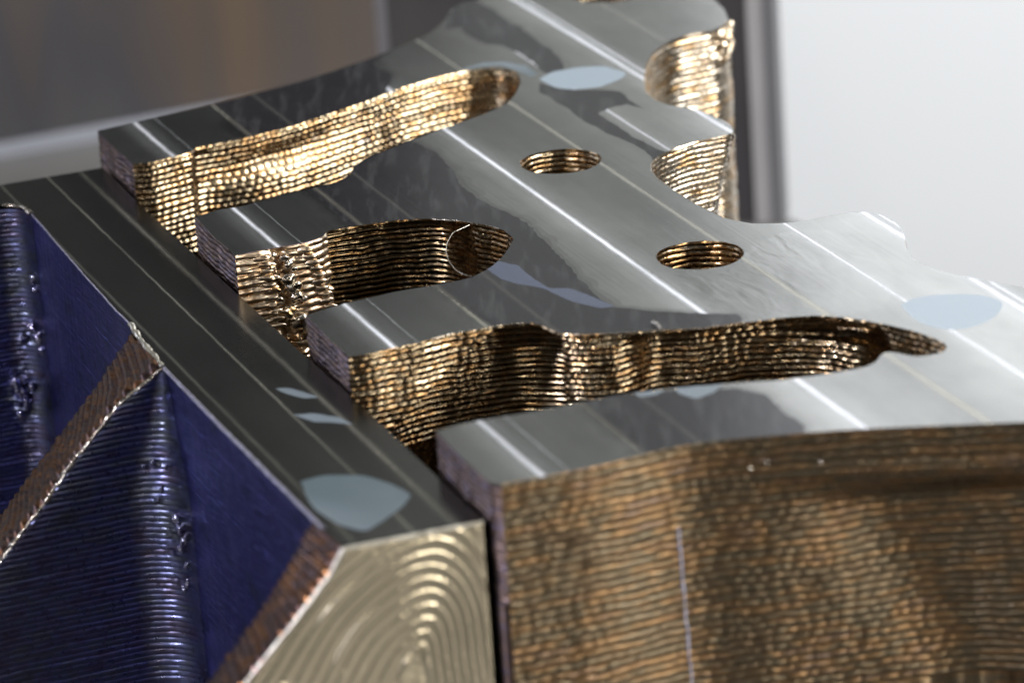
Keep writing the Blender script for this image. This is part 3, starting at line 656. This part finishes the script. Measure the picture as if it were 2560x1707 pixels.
for i, (k, p, sm) in enumerate([('right', b_right, 1.5), ('far', b_far, .2), ('g0', b_g0top, .3), ('l1', b_left1, 1), ('l2', b_left2, .5), ('l3', b_left3, 1), ('l4', b_left4, .3), ('end', b_end, .1)]):
    bp_[k] = rough_edge(curve(p, .25, sm), 0.03 if k in ('l1', 'l2', 'g0') else 0.008, 90 + i)
bo = np.concatenate([bp_['right'][:-1], bp_['far'][:-1], [b_far[-1]], bp_['g0'][:-1], bp_['l1'][:-1], bp_['l2'][:-1], bp_['l3'][:-1], bp_['l4'][:-1], bp_['end'][:-1]])
bst = [blob(p, sm, 0.04, 100 + i, ds=.25) for i, (p, sm) in enumerate([
    ([(-20.80,-24.77),(-18.77,-23.48),(-15.05,-24.19),(-12.16,-26.97),(-10.33,-30.08),(-10.93,-32.68),(-12.93,-36.06),(-14.52,-38.40),(-16.93,-36.38),(-19.00,-32.79),(-20.09,-29.33)], .9),
    ([(-23.93,1.06),(-22.71,1.06),(-20.93,-0.55),(-19.50,-2.33),(-20.89,-2.30),(-22.66,-0.82)], .3),
    ([(-21.99,-6.73),(-19.94,-6.65),(-17.34,-8.38),(-15.95,-10.70),(-17.75,-9.74),(-19.89,-9.08)], .3)])]
flat_parts(bo, [], [('stain', q) for q in bst], ZB, {'base': ('milled_top', M['bar'], None), 'stain': ('tinted_patch', M['stain'], None)}, brk)
def bwall(name, pts, mat, fine=26, **k): return wall(name, pts, ZB, fine, HB + ZB, mat, brk, **k)
bwall('inner_side', bp_['right'], M['plainside'], 4, amp=0.03, lump=0, dz=.2, seed=31)
bwall('far_side', bp_['far'], M['plainside'], 4, amp=0.03, lump=0, dz=.2, seed=32)
sm_ = dict(pitch=0.33, amp=0.025, lump=0.008, lump_len=2.0, wob=0.15, dz=0.08, nz=0.45)
bwall('blue_side', bp_['l1'], M['blue_smooth'], 30, seed=33, **sm_)
bwall('blue_side', bp_['l3'], M['blue_smooth'], 30, seed=34, **sm_)

E20 = math.radians(20); ul = np.array([-math.cos(E20), -math.sin(E20)]); fwd_ = np.array([math.sin(E20), -math.cos(E20)])
def gusset_front(c0, dropu, dropd, umax, seed, fine, mat, name='gusset_face', fil=4.4, pitch=0.62, amp=0.19, flat=False, extra_fn=None, zmax=34.0, ul=ul, grow=True):
    fwd_ = np.array([-ul[1], ul[0]])
    """vertical face of a gusset: from the bar corner c0 it runs left (ul); its upper edge drops along (dropu, dropd)"""
    dz = 0.07; du = 0.14
    us = np.arange(0, umax, du); zs = np.r_[np.arange(0, zmax, dz), 56.3]
    top = np.interp(us, dropu, dropd)                     # depth of upper edge at each u
    T, Zz = np.meshgrid(top, zs); U_ = np.broadcast_to(us, T.shape)
    D = np.maximum(T, Zz)                                 # rows collapse onto the sloping edge
    zz = D + 0.10 * sn(U_ / 4, D / 5, seed) + 0.03 * sn(U_ / 1.1, D / 1.0, seed + 1)
    lay = zz / pitch; li = np.floor(lay); fr = lay - li
    prof = np.sqrt(np.clip(1 - (2 * fr - 1) ** 2, 0, 1))
    h = amp * prof * (0.8 + 0.35 * hsh(li, seed)) + 0.07 * (hsh(li, seed + 2) - .5)
    h += 0.012 * prof * sn(U_ / 0.8 + li * 3.3, li * 1.1, seed + 3)
    h += 0.03 * sn(U_ / 3.0, D / 2.5, seed + 5)
    # concave run-in to the bar side
    if grow: fil = np.minimum(5.4, 0.7 + 0.36 * D)
    y = fil - np.sqrt(np.clip(fil ** 2 - np.clip(fil - U_, 0, fil) ** 2, 0, None))
    nu = np.clip((fil - U_) / fil, 0, 1) * 0.9; nf = np.sqrt(1 - nu ** 2)
    wig = np.exp(-((U_ - 1.2) / 1.6) ** 2)
    h = h + wig * 0.05 * sn(U_ / 0.7, li * 3.7, seed + 7)
    if extra_fn is not None: h = h + extra_fn(U_, D)
    h = h * (0.12 + 0.88 * np.clip(U_ / 2.2, 0, 1) ** 1.5)
    edge = np.clip((D - T) / 0.3, 0, 1)
    ox = ul[0] * (U_ + nu * h) + fwd_[0] * (y + nf * h * edge); oy = ul[1] * (U_ + nu * h) + fwd_[1] * (y + nf * h * edge)
    P = np.stack([c0[0] + ox, c0[1] + oy, ZB - D], -1)
    F_ = grid_faces(*U_.shape, False)
    d0 = D[:-1, :-1].ravel(); bad = (np.abs(D[1:, :-1] - D[:-1, :-1]).ravel() < 1e-6) & (np.abs(D[1:, 1:] - D[:-1, 1:]).ravel() < 1e-6)
    return mesh_obj(name, P.reshape(-1, 3), F_[~bad], mat, brk), (us, top)
def sloped_top(c_front_, c_back, du_, dd, bu, bd, umax, seed, mat, pitch=0.75):
    us = np.arange(0, umax, 0.09); vs = np.linspace(0, 1, 44)
    tf = np.interp(us, du_, dd); tb = np.interp(us, bu, bd)
    U_, Vv = np.meshgrid(us, vs); 
    cx = c_front_[0] * (1 - Vv) + c_back[0] * Vv; cy = c_front_[1] * (1 - Vv) + c_back[1] * Vv
    D = tf[None, :] * (1 - Vv) + tb[None, :] * Vv
    st_ = D / pitch + 0.25 * sn(Vv * 3, U_ / 2, seed); fr = st_ - np.floor(st_); li = np.floor(st_)
    prof = np.sqrt(np.clip(1 - (2 * fr - 1) ** 2, 0, 1))
    h = (0.60 * prof + 0.25 * (hsh(li, seed) - .5) + 0.07 * sn(Vv * 5, U_ / .5, seed + 1)) * np.clip(np.minimum(Vv, 1 - Vv) * 12, 0, 1)
    P = np.stack([cx + ul[0] * (U_ + .7 * h), cy + ul[1] * (U_ + .7 * h), ZB - D + .7 * h], -1)
    return mesh_obj('gusset_slope', P.reshape(-1, 3), grid_faces(*U_.shape, False), mat, brk)
def edge_beads(c0, du_, dd, umax, seed, r=0.2, mat='silver'):
    us = np.arange(0.1, umax, 0.3)
    tube('edge_bead', [(c0[0] + ul[0] * u_, c0[1] + ul[1] * u_, ZB - float(np.interp(u_, du_, dd)) + .02) for u_ in us], r, M[mat], brk, rvar=0.75, seed=seed, smooth=.2)
# gusset at the middle
g1 = [(-35.60,9.80)][0]; g1b = [(-39.77,23.61)][0]
du1, dd1 = [0, 5, 9.9, 14.4, 18.9, 40], [0, 3.1, 7.8, 12.8, 17.2, 38.5]
bu1, bd1 = [0, 5, 9.9, 14.4, 18.9, 40], [1.0, 7.0, 12.0, 16.9, 21.2, 43]
def melt(us_, ds_, su, sd, k, sc_=0.5, seed=0):
    def f(U_, D): return k * np.exp(-((U_ - us_) / su) ** 2 - ((D - ds_) / sd) ** 2) * (sn(U_ / sc_, D / sc_, seed) + 0.25 + 0.25 * sn(U_ / .3, D / .3, seed + 1))
    return f
fm = [melt(0.9, 17.5, .6, 2.4, .55, .6, 1), melt(1.9, 10.2, 1.3, .3, .25, .5, 3), melt(0.9, 22.5, .5, .7, .4, .5, 4), melt(2.0, 13.7, 1.0, .3, .25, .5, 5)]
gusset_front(g1, du1, dd1, 36, 41, 30, M['blue'], extra_fn=lambda U_, D: sum(f(U_, D) for f in fm))
sloped_top(g1, g1b, du1, dd1, bu1, bd1, 36, 42, M['rust'])
edge_beads(g1, du1, dd1, 36, 43)
M['weld_blue'] = layered_metal('weld_blue_silver', [(0.35, (0.22, 0.22, 0.34)), (0.55, (0.55, 0.55, 0.72)), (0.7, (0.36, 0.32, 0.5))], (0.12, 0.3), 21)
def fillet_lumps(c0, spots, seed):
    for i, (u_, y_, d_, r_) in enumerate(spots):
        p_ = np.array(c0) + ul * u_ + fwd_ * y_
        ico_lump('weld_spatter', (p_[0], p_[1], ZB - d_), r_, M['weld_blue'], brk, seed + i, (1.0, 1.0, 1.35), amp=.45)
fillet_lumps(g1, [(1.0, 2.7, 15.6, .45), (0.7, 3.2, 16.6, .55), (0.6, 3.3, 17.9, .5), (0.8, 2.9, 18.9, .42), (0.4, 3.8, 17.2, .35), (0.5, 3.4, 20.6, .3), (1.9, 1.5, 12.6, .24), (2.2, 1.3, 13.6, .22),
                  (2.4, 1.2, 9.6, .3), (1.3, 2.2, 9.9, .26), (0.6, 3.2, 22.6, .35), (0.9, 2.7, 23.4, .3)], 300)
# far gusset, seen only in part at the left edge
g0e = np.array([(-53.59,64.54)][0]); u_g0 = ul; g0 = g0e - fwd_ * 3.6
fm0 = [melt(0.6, 15.5, .9, 1.6, .9, .7, 7), melt(2.6, 22.5, 1.0, 2.5, .9, .7, 8), melt(.3, 8, .5, .9, .6, .5, 9)]
gusset_front(g0, [0, 40], [0, 0.2], 14, 51, 36, M['blue'], extra_fn=lambda U_, D: sum(f(U_, D) for f in fm0), zmax=42, pitch=0.60, amp=0.17, fil=3.6, grow=False)
tube('edge_bead', [(x, y, ZB - .05) for x, y in bp_['g0'][-24:]], .2, M['silver'], brk, rvar=.75, seed=52, smooth=.2)
fillet_lumps(g0, [(1.0, 1.6, 14.2, .55), (0.4, 2.4, 15.4, .75), (0.3, 2.6, 16.8, .5), (2.0, .9, 15.8, .45), (3.4, .5, 21.0, .6), (2.8, .6, 22.3, .7), (2.2, .8, 23.6, .6), (3.0, .5, 25.0, .5), (1.6, 1.1, 21.6, .4),
                  (0.3, 2.6, 8.2, .5), (0.3, 2.7, 9.4, .35), (3.6, .3, 2.0, .25)], 340)
# near gusset with the milled end face
g2 = [(-16.46,-41.90)][0]; g2b = [(-19.29,-34.56)][0]
du2, dd2 = [0, 1.5, 5, 10, 40], [0, 2.3, 6.0, 10.9, 40.9]
bu2, bd2 = [0, 5, 10, 40], [0.2, 7.0, 12.5, 43]
sloped_top(g2, g2b, du2, dd2, bu2, bd2, 30, 44, M['rust'], 0.7)
e2 = np.array(b_end[-1]); g2a = np.array(g2)
ax = (e2 - g2a); wL = np.linalg.norm(ax); ax /= wL; nf_ = np.array([ax[1], -ax[0]])
xs = np.arange(-26, wL + .001, 0.11); zs = np.r_[np.arange(0, 26, 0.11), 56.3]
X_, Z_ = np.meshgrid(xs, zs); T_ = np.interp(-X_, [-50] + du2, [0] + dd2); D_ = np.maximum(T_, Z_)
# nested arcs left by the end mill: rings of a rounded-triangle distance
cx_, cz_ = 6.4, 12.0
q1 = (X_ - cx_); q2 = (cz_ - D_)
ang = np.arctan2(q2, q1)
def pos(v): return np.clip(v, 0, None)
rad = (pos(q2 * 0.92) ** 3 + pos(q1 * 1.5 + .1 * q2) ** 3 + pos(-.80 * q1 + .55 * q2) ** 3 + pos(-.15 * q1 - .35 * q2) ** 3 + 1e-6) ** (1 / 3)
rad = rad + 0.25 * sn(X_ / 5, D_ / 5, 77)
ph = rad / 1.22; fr = ph - np.floor(ph)
hh = 0.24 * (fr ** 2) * (0.45 + hsh(np.floor(ph), 3) * (0.2 + 1.6 * sn(ang * 2.2, np.floor(ph) * 2.3, 5) ** 2)) + 0.012 * np.sin(rad * 2 * PI / 0.29)
hh -= 0.08 * np.cos(rad / 3.3)
hh *= np.clip((D_ - T_) / 0.5, 0, 1) * np.clip((wL - X_) / .5, 0, 1)
P = np.stack([g2a[0] + ax[0] * X_ + nf_[0] * hh, g2a[1] + ax[1] * X_ + nf_[1] * hh, ZB - D_], -1)
F_ = grid_faces(*X_.shape, True)
bad = (np.abs(D_[1:, :-1] - D_[:-1, :-1]).ravel() < 1e-6) & (np.abs(D_[1:, 1:] - D_[:-1, 1:]).ravel() < 1e-6)
mesh_obj('milled_end_face', P.reshape(-1, 3), F_[~bad], M['endface'], brk)
def strip(name, pts, w_dir, mat, r=0.22):
    tube(name, pts, r, mat, brk, rvar=0.12, seed=3, smooth=.1, seg=10)
strip('edge_chamfer', [(g2a[0] - ax[0] * 0, g2a[1] - ax[1] * 0, ZB - .12), (e2[0], e2[1], ZB - .12)], None, M['chamfer'], .2)
strip('edge_chamfer', [(g2a[0] - ax[0] * u_, g2a[1] - ax[1] * u_, ZB - float(np.interp(u_, du2, dd2)) - .1) for u_ in np.arange(0, 22, .5)], None, M['chamfer'], .26)
strip('edge_chamfer', [(x, y, ZB - .12) for x, y in bp_['l3']], None, M['chamfer_violet'], .2)
strip('edge_chamfer', [(x, y, ZB - .08) for x, y in bp_['l1']], None, M['chamfer_violet'], .1)
tube('edge_bead', [(x, y, ZB - .05) for x, y in bp_['l2']], .3, M['chamfer'], brk, rvar=.5, seed=9, smooth=.3)
